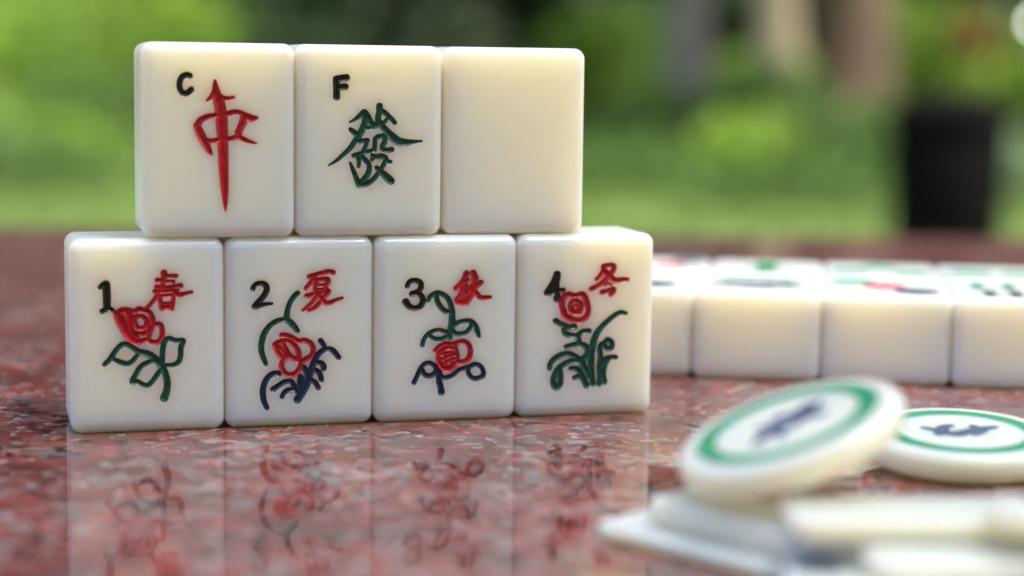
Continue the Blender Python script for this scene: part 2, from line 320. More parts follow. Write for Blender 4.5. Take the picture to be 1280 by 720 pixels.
SPILL = dict(red=(1.0, 0.55, 0.62), green=(0.70, 0.86, 0.84), blue=(0.72, 0.80, 0.90), black=(0.8, 0.8, 0.8),  # paint-coloured light spilling through the tile, put into its base colour
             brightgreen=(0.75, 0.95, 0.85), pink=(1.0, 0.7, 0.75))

# ------------------------------------------------------------------ mahjong tiles
TW, TH, TT, TR = 30.12, 38.35, 21.4, 2.3        # width, height, thickness, edge radius in mm
def catmull(pts, step=0.22):
    P = np.array(pts, float)
    if len(P) == 2:
        n = max(2, int(np.hypot(*(P[1]-P[0])[:2])/step)); t = np.linspace(0, 1, n)[:, None]
        return P[0]*(1-t)+P[1]*t
    closed = np.hypot(*(P[0]-P[-1])[:2]) < 1e-6
    if closed: Q = np.vstack([P[-2], P, P[1]])
    else: Q = np.vstack([2*P[0]-P[1], P, 2*P[-1]-P[-2]])
    out = []
    for i in range(1, len(Q)-2):
        a, b, c, d = Q[i-1], Q[i], Q[i+1], Q[i+2]
        n = max(2, int(np.hypot(*(c-b)[:2])/step))
        for t in np.linspace(0, 1, n, endpoint=False):
            out.append(0.5*((2*b)+(-a+c)*t+(2*a-5*b+4*c-d)*t*t+(-a+3*b-3*c+d)*t**3))
    out.append(Q[-2]); out = np.array(out); out[:, 2] = np.maximum(out[:, 2], 0.04)
    return out
def stroke_field(strokes, U, V, depth_k=1.05, dmax=0.5):
    sd = np.full(U.shape, 9.0); dp = np.zeros(U.shape)
    us = U[:, 0]; vs = V[0, :]
    for s in strokes:
        P = catmull(s)
        for k in range(len(P)-1):
            a, b = P[k], P[k+1]; m = max(a[2], b[2])+1.6
            i0, i1 = np.searchsorted(us, [min(a[0], b[0])-m, max(a[0], b[0])+m])
            j0, j1 = np.searchsorted(vs, [min(a[1], b[1])-m, max(a[1], b[1])+m])
            if i1 <= i0 or j1 <= j0: continue
            u = U[i0:i1, j0:j1]; v = V[i0:i1, j0:j1]
            d = b[:2]-a[:2]; L2 = max(float(d@d), 1e-9)
            t = np.clip(((u-a[0])*d[0]+(v-a[1])*d[1])/L2, 0, 1)
            r = (a[2]+(b[2]-a[2])*t)*1.28+0.05
            ds = np.hypot(u-a[0]-t*d[0], v-a[1]-t*d[1])
            sd[i0:i1, j0:j1] = np.minimum(sd[i0:i1, j0:j1], ds-r)
            q = np.clip(1-(ds/r)**2, 0, 1)
            dp[i0:i1, j0:j1] = np.maximum(dp[i0:i1, j0:j1], np.minimum(dmax, r*depth_k)*(0.75*q+0.25*np.sqrt(q)))
    return sd, dp
def axis(lo, hi, step):
    """edge arc samples at both ends, even steps between"""
    ang = np.radians(np.linspace(45, 0, 7))
    e = TR*np.tan(ang)
    inner = np.linspace(lo+TR, hi-TR, max(2, int((hi-lo-2*TR)/step)+1))
    return np.concatenate([lo+TR-e[:-1], inner, hi-TR+e[:-1][::-1]])
def rnd(x, y, z, lo, hi):
    p = np.stack([x, y, z], -1).reshape(-1, 3)
    q = np.clip(p, np.array(lo)+TR, np.array(hi)-TR)
    d = p-q; n = np.linalg.norm(d, axis=1, keepdims=True)
    return q+d/np.maximum(n, 1e-9)*TR
def grid_faces(n, m, base, flip):
    i, j = np.meshgrid(np.arange(n-1), np.arange(m-1), indexing='ij')
    a = base+i*m+j
    f = np.stack([a, a+m, a+m+1, a+1], -1).reshape(-1, 4)
    return f[:, ::-1] if flip else f
def build_tile(root_name, parts, step=0.125, loc=(0, 0, 0), rot=(0, 0, 0), label='', cat='game tile', group=None):
    lo = (-TW/2, 0, 0); hi = (TW/2, TT, TH)
    dense = step if parts else 3.0
    ax = axis(lo[0], hi[0], dense); az = axis(lo[2], hi[2], dense); ay = axis(lo[1], hi[1], 2.5)
    U, Vv = np.meshgrid(ax, az, indexing='ij')
    depth = np.zeros(U.shape); spill = np.ones(U.shape+(3,))
    fields = []
    for part, colr, strokes in parts:
        st = [[(p[0]-TW/2, p[1], p[2]) for p in s] for s in strokes]
        sd, dp = stroke_field(st, U, Vv); fields.append((part, colr, sd, dp))
        depth = np.maximum(depth, dp)
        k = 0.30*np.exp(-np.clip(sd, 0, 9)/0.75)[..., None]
        spill *= (1-k)+k*np.array(SPILL[colr])
    Vs, Fs, b = [], [], 0
    def add(P, n, m, flip):
        nonlocal b
        Vs.append(P); Fs.append(grid_faces(n, m, b, flip)); b += n*m
    front = rnd(U, np.full_like(U, lo[1]), Vv, lo, hi); front[:, 1] += depth.ravel()
    add(front, len(ax), len(az), False)
    add(rnd(U, np.full_like(U, hi[1]), Vv, lo, hi), len(ax), len(az), True) if not parts else None
    if parts:   # coarse grid cannot share the dense edge lines, so the back uses the same lines
        add(rnd(U, np.full_like(U, hi[1]), Vv, lo, hi), len(ax), len(az), True)
    A, B = np.meshgrid(ax, ay, indexing='ij')
    add(rnd(A, B, np.full_like(A, lo[2]), lo, hi), len(ax), len(ay), True)
    add(rnd(A, B, np.full_like(A, hi[2]), lo, hi), len(ax), len(ay), False)
    A, B = np.meshgrid(ay, az, indexing='ij')
    add(rnd(np.full_like(A, lo[0]), A, B, lo, hi), len(ay), len(az), True)
    add(rnd(np.full_like(A, hi[0]), A, B, lo, hi), len(ay), len(az), False)
    V = np.vstack(Vs); F = np.vstack(Fs)
    # weld the seams between the six faces
    key = np.round(V*2e3).astype(np.int64); h = (key[:, 0]*1000003+key[:, 1])*1000003+key[:, 2]
    _, first, inv = np.unique(h, return_index=True, return_inverse=True)
    inv = inv.ravel(); spill_v = np.ones((len(V), 4)); spill_v[:U.size, :3] = spill.reshape(-1, 3)
    V = V[first]; spill_v = spill_v[first]; F = inv[F]
    ok = (F[:, 0] != F[:, 1]) & (F[:, 1] != F[:, 2]) & (F[:, 2] != F[:, 3]) & (F[:, 3] != F[:, 0])
    F = F[ok]
    root = empty(root_name, loc, rot) if parts else None
    body = fast_mesh('body' if parts else root_name, V*MM, F, M_tile, root)
    at = body.data.attributes.new('spill', 'FLOAT_COLOR', 'POINT')
    if len(body.data.vertices) == len(spill_v): at.data.foreach_set('color', spill_v.astype(np.float32).ravel())
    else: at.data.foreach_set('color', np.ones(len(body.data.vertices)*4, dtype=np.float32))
    if not parts:
        body.location = loc; body.rotation_euler = rot; root = body
    for part, colr, sd, dp in fields:
        keepv = sd < 0.30
        g = np.where(sd < 0, np.maximum(dp-np.minimum(0.07, -sd*0.9), 0.0), sd*1.2)
        g = np.where((sd >= 0) & (depth > 0), depth+0.05, g)     # dives under where another groove crosses
        n, m = U.shape
        q = keepv[:-1, :-1] & keepv[1:, :-1] & keepv[1:, 1:] & keepv[:-1, 1:]
        i, j = np.nonzero(q); a = i*m+j
        Fq = np.stack([a, a+m, a+m+1, a+1], -1)
        used, inv2 = np.unique(Fq, return_inverse=True)
        P = np.stack([U.ravel()[used], g.ravel()[used], Vv.ravel()[used]], -1)
        fast_mesh(part, P*MM, inv2.reshape(-1, 4), PAINT[colr], root)
    tag(root, label, cat, group)
    return root

# ---- the standing tiles, two rows
GS = 'standing tiles stacked in two rows'
lower = [('spring', 'white tile with black 1, red rose and green leaves, leftmost below'),
         ('summer', 'white tile with black 2, red flower, green stem and dark blue branch'),
         ('autumn', 'white tile with black 3, green stem and red blossom over blue branch'),
         ('winter', 'white tile with black 4, round red peony and tall green grass leaves')]
for i, (k, lab) in enumerate(lower):
    build_tile('mahjong_tile', GLYPHS[k], loc=((i*30.2+15)*MM, (0, .15, -.1, .1)[i]*MM, TZ), rot=(0, 0, R((0, .25, -.2, .3)[i])), label=lab, cat='mahjong tile', group=GS)
UZ = TZ+(TH+0.05)*MM
build_tile('mahjong_tile', GLYPHS['dragon_red'], loc=((14+15.1)*MM, -0.1*MM, UZ), rot=(0, 0, R(-.5)), label='white tile with black letter C and red sword-like character, top row', cat='mahjong tile', group=GS)
build_tile('mahjong_tile', GLYPHS['dragon_green'], loc=((44.3+15)*MM, 0.25*MM, UZ), rot=(0, 0, R(.3)), label='white tile with black letter F and dark green character, top row', cat='mahjong tile', group=GS)
build_tile('mahjong_tile', [], loc=((74.9+15)*MM, 1.3*MM, UZ), rot=(0, 0, R(-1.2)), label='blank plain white tile at the right end of the top row', cat='mahjong tile', group=GS)

# ---- the wall of tiles lying face up behind: two rows
def ring(cx, cy, r, w=0.5):
    return [(cx+r*math.cos(a), cy+r*math.sin(a), w) for a in np.linspace(0, 2*math.pi, 17)[:-1]]+[(cx+r, cy, w)]
def dot(cx, cy, r, c):
    return [('circle', c, [ring(cx, cy, r, 1.1), ring(cx, cy, r*0.35, 0.9)])]
def stick(cx, cy, c, h=9):
    return [('bamboo_stick', c, [[(cx, cy-h/2, 1.2), (cx, cy, .8)], [(cx, cy, .8), (cx, cy+h/2, 1.2)], [(cx-.8, cy, .6), (cx+.8, cy, .6)]])]
cx0 = TW/2
wall = {
 (0, -1): (dot(10, 30, 4, 'brightgreen')+dot(20, 9, 4, 'blue'), 'face up tile with green mark, half hidden behind the number 4 tile'),
 (0, 0): ([('stem', 'brightgreen', [[(6, 26, .8), (11, 30, 1.1), (17, 30, 1.1), (25, 25, .8)], [(8, 31, .8), (15, 27, .9), (22, 31, .8)]]), ('petals', 'blue', [[(4.5, 14, .9), (9, 19, 1.4), (15, 17, 1.6), (20, 19, 1.4), (24, 13, .9)], [(8, 12, 1), (15, 10, 1.5), (21, 13, 1)]])], 'face up tile with green strokes above a dark blue mark, front row of wall'),
 (0, 1): (dot(8, 29, 3.8, 'brightgreen')+dot(15, 19, 3.8, 'pink')+dot(22, 9, 3.8, 'blue'), 'face up tile with green, red and blue circles, front row of wall'),
 (0, 2): (stick(7.5, 27, 'brightgreen', 11)+stick(15, 27, 'brightgreen', 11)+stick(22.5, 27, 'brightgreen', 11)+stick(9, 10, 'blue', 9)+stick(15, 10, 'blue', 9)+stick(21, 10, 'blue', 9), 'face up tile with green and blue sticks at the right edge, front row'),
 (1, -1): (dot(20, 19, 3.2, 'pink')+dot(24, 30, 3, 'blue'), 'face up tile with red mark behind the number 4 tile, back row'),
 (1, 0): ([('mark', 'brightgreen', [[(15, 9, 1.6), (15, 29, 2.2)], [(11.5, 18, 1.5), (18.5, 18, 1.5)]])], 'face up tile with one small green mark, back row of wall'),
 (1, 1): (dot(7, 16, 3.4, 'brightgreen')+dot(15, 27, 3.4, 'brightgreen')+dot(23, 14, 3.4, 'brightgreen'), 'face up tile with three green circles, back row of wall'),
 (1, 2): (dot(8.5, 20, 4.2, 'brightgreen')+dot(21.5, 20, 4.2, 'brightgreen'), 'face up tile with two green circles, back row at right'),
}
ca, sa = math.cos(-.43), math.sin(-.43)
for (row, i), (parts, lab) in wall.items():
    u = i*30.15+15+(1.0 if row else 0)*(0.6-i*.2); v = row*(TH+0.9)+(0.3 if i % 2 else 0)
    x = 145.5+ca*u-sa*v; y = 41.8+sa*u+ca*v
    build_tile('mahjong_tile', parts, step=0.22, loc=(x*MM, y*MM, TZ+TT*MM), rot=(R(-90), 0, -.43+R(.4*((i*7+row*3) % 3-1))), label=lab, cat='mahjong tile', group='wall of face up tiles')

# ------------------------------------------------------------------ round counters and plaques
def lathe(name, prof, mat, parent=None, n=96, s=MM):
    V = []; F = []; k = len(prof)
    for i in range(n):
        a = 2*math.pi*i/n
        for r, z in prof: V.append((r*math.cos(a)*s, r*math.sin(a)*s, z*s))
    for i in range(n):
        for j in range(k-1):
            F.append((i*k+j, ((i+1) % n)*k+j, ((i+1) % n)*k+j+1, i*k+j+1))
    o = mesh_obj(name, V, F, mat, parent)
    return o
def band_prof(r0, r1, z, h):
    mid = (r0+r1)/2
    return [(r0-.15, z-.25), (r0, z+h*.2), (r0+.35, z+h), (r1-.35, z+h), (r1, z+h*.2), (r1+.15, z-.25)]
def flat_glyph(name, strokes, mat, parent, z, step=0.2):
    ax = np.arange(-12, 12, step); U, V = np.meshgrid(ax, ax, indexing='ij')
    sd, dp = stroke_field(strokes, U, V, .5, .3)
    g = np.where(sd < 0, z+0.04+dp*0.3, z+0.04-sd*1.2)
    keep = sd < 0.25; n, m = U.shape
    q = keep[:-1, :-1] & keep[1:, :-1] & keep[1:, 1:] & keep[:-1, 1:]
    i, j = np.nonzero(q); a = i*m+j
    Fq = np.stack([a, a+m, a+m+1, a+1], -1); used, inv = np.unique(Fq, return_inverse=True)
    return fast_mesh(name, np.stack([U.ravel()[used], V.ravel()[used], g.ravel()[used]], -1)*MM, inv.reshape(-1, 4), mat, parent)
def round_piece(loc, rot, rad, th, strokes, label):
    root = empty('round_counter', loc); root.rotation_mode = 'QUATERNION'; root.rotation_quaternion = rot
    r = min(1.9, th*.4); arc = [(rad-r+r*math.sin(a), th-r+r*math.cos(a)) for a in np.linspace(0, math.pi/2, 7)]
    arc2 = [(rad-r+r*math.cos(a), r-r*math.sin(a)) for a in np.linspace(0, math.pi/2, 7)]
    prof = [(0.0005, th)]+[(x, th) for x in np.linspace(2, rad-r-1, 6)]+arc+arc2+[(x, 0) for x in np.linspace(rad-r-1, 2, 5)]+[(0.0005, 0)]
    bd = lathe('body', prof[::-1], M_chip, root)
    lathe('ring', band_prof(rad*.64, rad*.81, th, .07)[::-1], PAINT['brightgreen'], root)
    flat_glyph('character', [[(p[0]*.72, p[1]*.72, p[2]*.68) for p in s_] for s_ in strokes], PAINT['paleblue'], root, th)
    tag(root, label, 'round counter', 'round counters with green rings')
    return root
yawc, pitc, rolc = .276, .113, .013
d = Vector((math.sin(yawc)*math.cos(pitc), math.cos(yawc)*math.cos(pitc), -math.sin(pitc)))
r0 = Vector((math.cos(yawc), -math.sin(yawc), 0)); u0 = r0.cross(d)
r_ = r0*math.cos(rolc)+u0*math.sin(rolc); u_ = -r0*math.sin(rolc)+u0*math.cos(rolc)
camloc = Vector((-17.2*MM, -375.6*MM, TZ+71.7*MM))
# the leaning disc: its normal and the tilt of its face
nrm = Vector((-0.366, -0.003, 0.958)).normalized()
s1 = [[(-9, -4, 1.0), (-4, -1, 1.6), (1, -2, 1.2), (6, 1, 1.4), (10, 4, .8)], [(-5, 3, .9), (-2, 0, 1.2), (-4, -6, .8)], [(1, 5, .9), (3, 0, 1.2), (7, -4, .9)], [(-1, 4, .8), (4, 3, 1.1), (8, 5.5, .7)]]
q1 = Vector((0, 0, 1)).rotation_difference(nrm)
c1 = Vector((101.1, -112.3, 19.2)); c1b = c1-nrm*4.7
round_piece((c1b.x*MM, c1b.y*MM, TZ+c1b.z*MM), q1, 17.8, 4.7, s1, 'round white disc with green ring, tilted up on the pile of plaques')
s2 = [[(-9, 2, .9), (-5, -1, 1.4), (-2, -3.5, 1.8), (2, 0, 1.4), (6, 3, 1.5), (9.5, 5, .8)], [(-6, -4, 1.2), (-4, 3, 1.4), (-2, 5, 1)], [(3, -3, 1), (5, 1, 1.5), (4, 5, 1)]]
from mathutils import Quaternion
round_piece((157.6*MM, -64.5*MM, TZ+1.7*MM), Quaternion(r0, R(4.5)) @ Quaternion((0, 0, 1), R(-20)), 18.4, 5.2, s2, 'round white disc with green ring, lying flat on the granite')

def plaque(x, y, z, ang, L, W, T, label, marks=(), tilt=0.0, roll=0.0):
    """flat counter; (x,y) its near left corner, ang its direction, in mm and degrees"""
    root = empty('counter_plaque', (x*MM, y*MM, TZ+z*MM), (R(roll), R(tilt), R(ang)))
    rc, re = 3.2, min(1.5, T*.42)
    outline = []
    for cx, cy, a0 in ((L-rc, rc, -90), (L-rc, W-rc, 0), (rc, W-rc, 90), (rc, rc, 180)):
        for a in np.linspace(a0, a0+90, 8): outline.append((cx, cy, math.cos(R(a)), math.sin(R(a))))
    levels = [(re-re*math.cos(a), re-re*math.sin(a)) for a in np.linspace(math.pi/2, 0, 6)]   # (inset, z)
    levels = [(i, zz) for i, zz in levels]+[(i, T-zz) for i, zz in levels[::-1]]
    V = []; F = []; n = len(outline)
    for ins, zz in levels:
        for cx, cy, ux, uy in outline: V.append((cx+ux*(rc-ins), cy+uy*(rc-ins), zz))
    for l in range(len(levels)-1):
        for i in range(n):
            j = (i+1) % n; F.append((l*n+i, l*n+j, (l+1)*n+j, (l+1)*n+i))
    F.append(tuple(range(n))[::-1]); F.append(tuple(range((len(levels)-1)*n, len(levels)*n)))
    bd = mesh_obj('body', np.array(V)*MM, F, M_chip, root)
    for q in list(bd.data.polygons)[-2:]: q.use_smooth = False
    for cc, mx, my, mr in marks:
        st = [ring(mx, my, mr, mr*.55), [(mx-mr*.2, my, mr*.5), (mx+mr*.2, my, mr*.5)]]
        o = flat_glyph('painted_dot', [[(p[0]-mx, p[1]-my, p[2]) for p in s] for s in st], PAINT[cc], root, T)
        o.location = (mx*MM, my*MM, 0)
    tag(root, label, 'plaque', 'pile of flat counter plaques')
    return root
plaque(73.6, -100.8, 0.1, -62, 39, 19.0, 2.6, 'white plaque at the left end of the pile, nearest the red granite', [('pink', 33, 8, 1.4)])
plaque(80.8, -104.0, 2.8, -65, 33, 13.0, 4.2, 'short white plaque just under the left rim of the tilted disc')
plaque(91.5, -137.5, 7.1, -13, 62, 15.5, 3.4, 'white plaque with long yellowish edge, in front under the tilted disc')
plaque(93.0, -134.5, 3.6, -16, 60, 16.0, 3.4, 'middle plaque in shade beneath the long plaque', [('pink', 3.2, 2.6, 1.5), ('pink', 10, 2.4, 1.3)])
plaque(115.5, -154.5, 10.6, -8, 50, 12.5, 3.4, 'white plaque with a blue mark stacked highest at the right edge', [('paleblue', 9, 8, 2.2)])
plaque(98.5, -152.0, 3.6, -7, 62, 13.5, 3.4, 'white plaque near the lower right corner, laid on another plaque')
plaque(85.0, -149.5, 0.1, -22, 60, 21.0, 3.4, 'white plaque at the bottom edge with a blue mark at its end', [('paleblue', 5, 16, 2.0)])
# ------------------------------------------------------------------ granite table
def granite():
    m, nt, b = new_mat('polished_red_granite')
    tc = N(nt, 'ShaderNodeTexCoord'); O = tc.outputs['Object']
    warp = noise(nt, 130, 3, 0.6, O)
    vm = N(nt, 'ShaderNodeVectorMath', operation='MULTIPLY_ADD'); vm.inputs[1].default_value = (0.006, 0.006, 0.006)
    nt.links.new(warp.outputs['Color'], vm.inputs[0]); nt.links.new(O, vm.inputs[2])
    def cells(scale, vec):
        v = N(nt, 'ShaderNodeTexVoronoi'); v.inputs['Scale'].default_value = scale
        nt.links.new(vec, v.inputs['Vector']); s = N(nt, 'ShaderNodeSeparateColor'); nt.links.new(v.outputs['Color'], s.inputs[0]); return s
    c1 = cells(200, vm.outputs[0]); c2 = cells(560, vm.outputs[0])
    pink = [(0.0, (0.036, 0.016, 0.014)), (0.10, (0.13, 0.030, 0.026)), (0.30, (0.24, 0.052, 0.044)), (0.50, (0.33, 0.082, 0.068)), (0.60, (0.15, 0.135, 0.135)), (0.72, (0.24, 0.225, 0.22)), (0.84, (0.36, 0.13, 0.115)), (0.95, (0.34, 0.28, 0.26))]
    a = ramp(nt, c1.outputs[0], pink, 'LINEAR').outputs[0]
    f = ramp(nt, c2.outputs[1], [(0.0, (0.02, 0.016, 0.016)), (0.13, (0.25, 0.06, 0.05)), (0.45, (0.36, 0.11, 0.095)), (0.66, (0.17, 0.155, 0.15)), (0.88, (0.40, 0.33, 0.31))], 'CONSTANT').outputs[0]
    n = noise(nt, 300, 3, 0.6, O); k = ramp(nt, n.outputs[0], [(0.42, (0.15, 0.15, 0.15)), (0.56, (1, 1, 1))]).outputs[0]
    c = mix(nt, k, a, f)
    big = noise(nt, 42, 3, 0.5, O); kb = ramp(nt, big.outputs[0], [(0.35, (0.62, 0.59, 0.62)), (0.65, (1.08, 1.08, 1.12))]).outputs[0]
    c = mix(nt, 1.0, c, kb, 'MULTIPLY')
    du = noise(nt, 1700, 1, 0.5, O); dk = ramp(nt, du.outputs[0], [(0.80, (0, 0, 0)), (0.83, (0.7, 0.7, 0.7))]).outputs[0]
    c = mix(nt, dk, c, (0.62, 0.60, 0.57))
    nt.links.new(c, b.inputs['Base Color'])
    b.inputs['Roughness'].default_value = 0.045; b.inputs['IOR'].default_value = 1.38
    n4 = noise(nt, 45, 2, 0.5, O); bump(nt, b, n4.outputs[0], 0.03, 0.0004)
    n5 = noise(nt, 500, 3, 0.6, O); rr = N(nt, 'ShaderNodeMapRange'); rr.inputs['From Min'].default_value = .45; rr.inputs['To Min'].default_value = 0.04; rr.inputs['To Max'].default_value = 0.16
    nt.links.new(n5.outputs[0], rr.inputs['Value']); nt.links.new(rr.outputs[0], b.inputs['Roughness'])
    return m
M_gran = granite()
def bevel_box(name, sx, sy, sz, mat, parent, loc=(0, 0, 0), bev=0.01, seg=3):
    import bmesh
    bm = bmesh.new(); bmesh.ops.create_cube(bm, size=1)
    bmesh.ops.scale(bm, vec=(sx, sy, sz), verts=bm.verts)
    bmesh.ops.bevel(bm, geom=list(bm.edges), offset=bev, segments=seg, affect='EDGES', profile=.5)
    me = bpy.data.meshes.new(name); bm.to_mesh(me); bm.free()
    for p in me.polygons: p.use_smooth = False
    o = bpy.data.objects.new(name, me); col.objects.link(o); me.materials.append(mat); o.parent = parent; o.location = loc
    return o
fwd = Vector((math.sin(yawc), math.cos(yawc), 0))
def polar(px, dist):
    """ground point at a bearing (given by photo column) and distance along the view"""
    t = (px-640)/2376.0
    return camloc.x+dist*(fwd.x+t*r0.x), camloc.y+dist*(fwd.y+t*r0.y)
tcx, tcy = camloc.x+fwd.x*0.375, camloc.y+fwd.y*0.375
table = empty('granite_table', (tcx, tcy, 0), (0, 0, -yawc+R(0.6)))
bevel_box('table_top', 1.9, 0.96, 0.05, M_gran, table, (0, 0, TZ-0.025), 0.006)
for sx in (-0.6, 0.6): bevel_box('pedestal', 0.16, 0.6, 0.66, M_gran, table, (sx, 0, 0.37), 0.012)
for sx in (-0.6, 0.6): bevel_box('foot', 0.30, 0.72, 0.06, M_gran, table, (sx, 0, 0.02), 0.01)
tag(table, 'polished red speckled granite table carrying all the tiles', 'table')

# ------------------------------------------------------------------ lawn and planting
def lawn_mat():
    m, nt, b = new_mat('lawn'); tc = N(nt, 'ShaderNodeTexCoord'); O = tc.outputs['Object']
    n1 = noise(nt, 0.55, 3, 0.5, O); n2 = noise(nt, 14, 4, 0.7, O)
    a = ramp(nt, n1.outputs[0], [(0.33, (0.055, 0.105, 0.016)), (0.5, (0.11, 0.18, 0.038)), (0.66, (0.20, 0.26, 0.085))]).outputs[0]
    k = ramp(nt, n2.outputs[0], [(0.3, (0.6, 0.6, 0.6)), (0.7, (1.2, 1.2, 1.2))]).outputs[0]
    nt.links.new(mix(nt, 1.0, a, k, 'MULTIPLY'), b.inputs['Base Color']); b.inputs['Roughness'].default_value = 0.9
    bump(nt, b, n2.outputs[0], 0.6, 0.03); return m
M_lawn = lawn_mat()
g = 150.0; nn = 60
xs = np.linspace(-g, g, nn); GX, GY = np.meshgrid(xs, xs, indexing='ij')
GZ = 0.05*np.sin(GX*.07+1)*np.cos(GY*.05); GZ -= GZ*np.exp(-(GX**2+GY**2)/900.)
lawn = fast_mesh('lawn', np.stack([GX.ravel(), GY.ravel(), GZ.ravel()], -1), grid_faces(nn, nn, 0, False), M_lawn)
tag(lawn, kind='structure')

def leaf_mat(name, c1, c2, tr=0.35):
    m, nt, b = new_mat(name)
    gi = N(nt, 'ShaderNodeNewGeometry')
    r = ramp(nt, gi.outputs['Random Per Island'], [(0.0, c1), (1.0, c2)])
    nt.links.new(r.outputs[0], b.inputs['Base Color']); b.inputs['Roughness'].default_value = 0.55
    t = N(nt, 'ShaderNodeBsdfTranslucent'); nt.links.new(r.outputs[0], t.inputs[0])
    ms = N(nt, 'ShaderNodeMixShader'); ms.inputs[0].default_value = tr
    nt.links.new(b.outputs[0], ms.inputs[1]); nt.links.new(t.outputs[0], ms.inputs[2])
    nt.links.new(ms.outputs[0], nt.nodes['Material Output'].inputs[0]); return m
LM = dict(bright=leaf_mat('leaf_bright', (0.13, 0.26, 0.018), (0.27, 0.42, 0.05)),
          mid=leaf_mat('leaf_mid', (0.045, 0.105, 0.015), (0.10, 0.20, 0.033)),
          dark=leaf_mat('leaf_dark', (0.010, 0.028, 0.010), (0.035, 0.075, 0.02), 0.15),
          pale=leaf_mat('leaf_pale', (0.15, 0.25, 0.12), (0.28, 0.40, 0.22)),
          orange=leaf_mat('leaf_orange', (0.22, 0.09, 0.02), (0.34, 0.20, 0.05)),
          blade=leaf_mat('grass_blade', (0.07, 0.14, 0.02), (0.17, 0.26, 0.05)))
def bark(name, c1, c2):
    m, nt, b = new_mat(name); tc = N(nt, 'ShaderNodeTexCoord')
    n = noise(nt, 9, 5, 0.65, tc.outputs['Object'], .6); r = ramp(nt, n.outputs[0], [(0.35, c1), (0.65, c2)])
    nt.links.new(r.outputs[0], b.inputs['Base Color']); b.inputs['Roughness'].default_value = 0.9
    bump(nt, b, n.outputs[0], 0.7, 0.03); return m
M_bark = bark('bark_brown', (0.085, 0.052, 0.032), (0.20, 0.135, 0.09))
M_bark_pale = bark('bark_pale', (0.30, 0.24, 0.15), (0.46, 0.38, 0.25))
M_bark_grey = bark('bark_grey', (0.19, 0.165, 0.15), (0.32, 0.28, 0.25))
def leaves(name, centres, radii, n, size, mat, parent, rs):
    """leaf-sized faces spread through clumps"""
    centres = np.array(centres, float); radii = np.array(radii, float)
    w = radii**2; idx = rs.choice(len(centres), n, p=w/w.sum())
    v = rs.normal(size=(n, 3)); v /= np.linalg.norm(v, axis=1, keepdims=True)
    rr = radii[idx]*(0.45+0.6*rs.rand(n)**.5)
    P = centres[idx]+v*rr[:, None]*np.array([1, 1, .8])
    P[:, 2] = np.maximum(P[:, 2], 0.04)
    a = rs.normal(size=(n, 3)); a /= np.linalg.norm(a, axis=1, keepdims=True)
    bvec = np.cross(a, rs.normal(size=(n, 3))); bvec /= np.linalg.norm(bvec, axis=1, keepdims=True)
    s = size*(0.6+0.8*rs.rand(n))[:, None]
    V = np.stack([P-a*s, P+bvec*s*.45, P+a*s, P-bvec*s*.45], 1).reshape(-1, 3)
    F = np.arange(n*4).reshape(-1, 4)
    return fast_mesh(name, V, F, mat, parent, False)
def limb(V, F, pts, rads, k=9):
    base = len(V)
    for (p, r) in zip(pts, rads):
        for i in range(k):
            a = 2*math.pi*i/k; V.append((p[0]+r*math.cos(a), p[1]+r*math.sin(a), p[2]))
    for l in range(len(pts)-1):
        for i in range(k):
            j = (i+1) % k; F.append((base+l*k+i, base+l*k+j, base+(l+1)*k+j, base+(l+1)*k+i))
def shrub(px, dist, h, w, kind, label, n=2600, size=0.06, seed=0, group='shrubs along the far side of the lawn', at=None):
    rs = np.random.RandomState(seed+11); x, y = at or polar(px, dist)
    root = empty('garden_shrub', (x, y, 0))
    V, F = [], []; cs = []; rad = []
    for k in range(9):
        a = rs.rand()*6.28; rr = w*.36*rs.rand()**.5; zz = h*(.28+.55*rs.rand())
        cs.append((rr*math.cos(a)*1.2, rr*math.sin(a), zz)); rad.append(w*(.18+.16*rs.rand()))
        limb(V, F, [(0.03*math.cos(a), 0.03*math.sin(a), -0.02), (cs[-1][0]*.5, cs[-1][1]*.5, zz*.5), cs[-1]], [.03, .02, .008], 6)
    mesh_obj('stems', V, F, M_bark, root)
    leaves('foliage', cs, rad, n, size, LM[kind], root, rs)
    tag(root, label, 'shrub', group)
def tree(px, dist, trunk_r, h, crown_r, crown_z, kind, barkm, label, n=7000, size=0.11, seed=0, lean=0.0, cat='tree', group='trees beyond the lawn'):
    rs = np.random.RandomState(seed+101); x, y = polar(px, dist)
    root = empty('garden_tree', (x, y, 0)); V, F = [], []
    lv = np.linspace(0, 1, 8)
    pts = [(lean*t*t*h+.05*math.sin(t*5+seed), .05*math.cos(t*4+seed), t*h*.75-.03) for t in lv]
    limb(V, F, pts, [trunk_r*(1.25 if i == 0 else 1)*(1-.55*t) for i, t in enumerate(lv)], 14)
    cs, rad = [], []
    for k in range(16):
        a = rs.rand()*6.28; rr = crown_r*(.2+.7*rs.rand()); zz = crown_z+(h-crown_z)*rs.rand()
        c = (pts[-1][0]+rr*math.cos(a), rr*math.sin(a), zz); cs.append(c); rad.append(crown_r*(.26+.2*rs.rand()))
        s = pts[4+k % 4]
        limb(V, F, [s, ((s[0]+c[0])/2, (s[1]+c[1])/2, (s[2]+c[2])/2+.15), c], [trunk_r*.3, trunk_r*.18, trunk_r*.05], 6)
    mesh_obj('trunk', V, F, barkm, root)
    leaves('crown', cs, rad, n, size, LM[kind], root, rs)
    tag(root, label, cat, group)
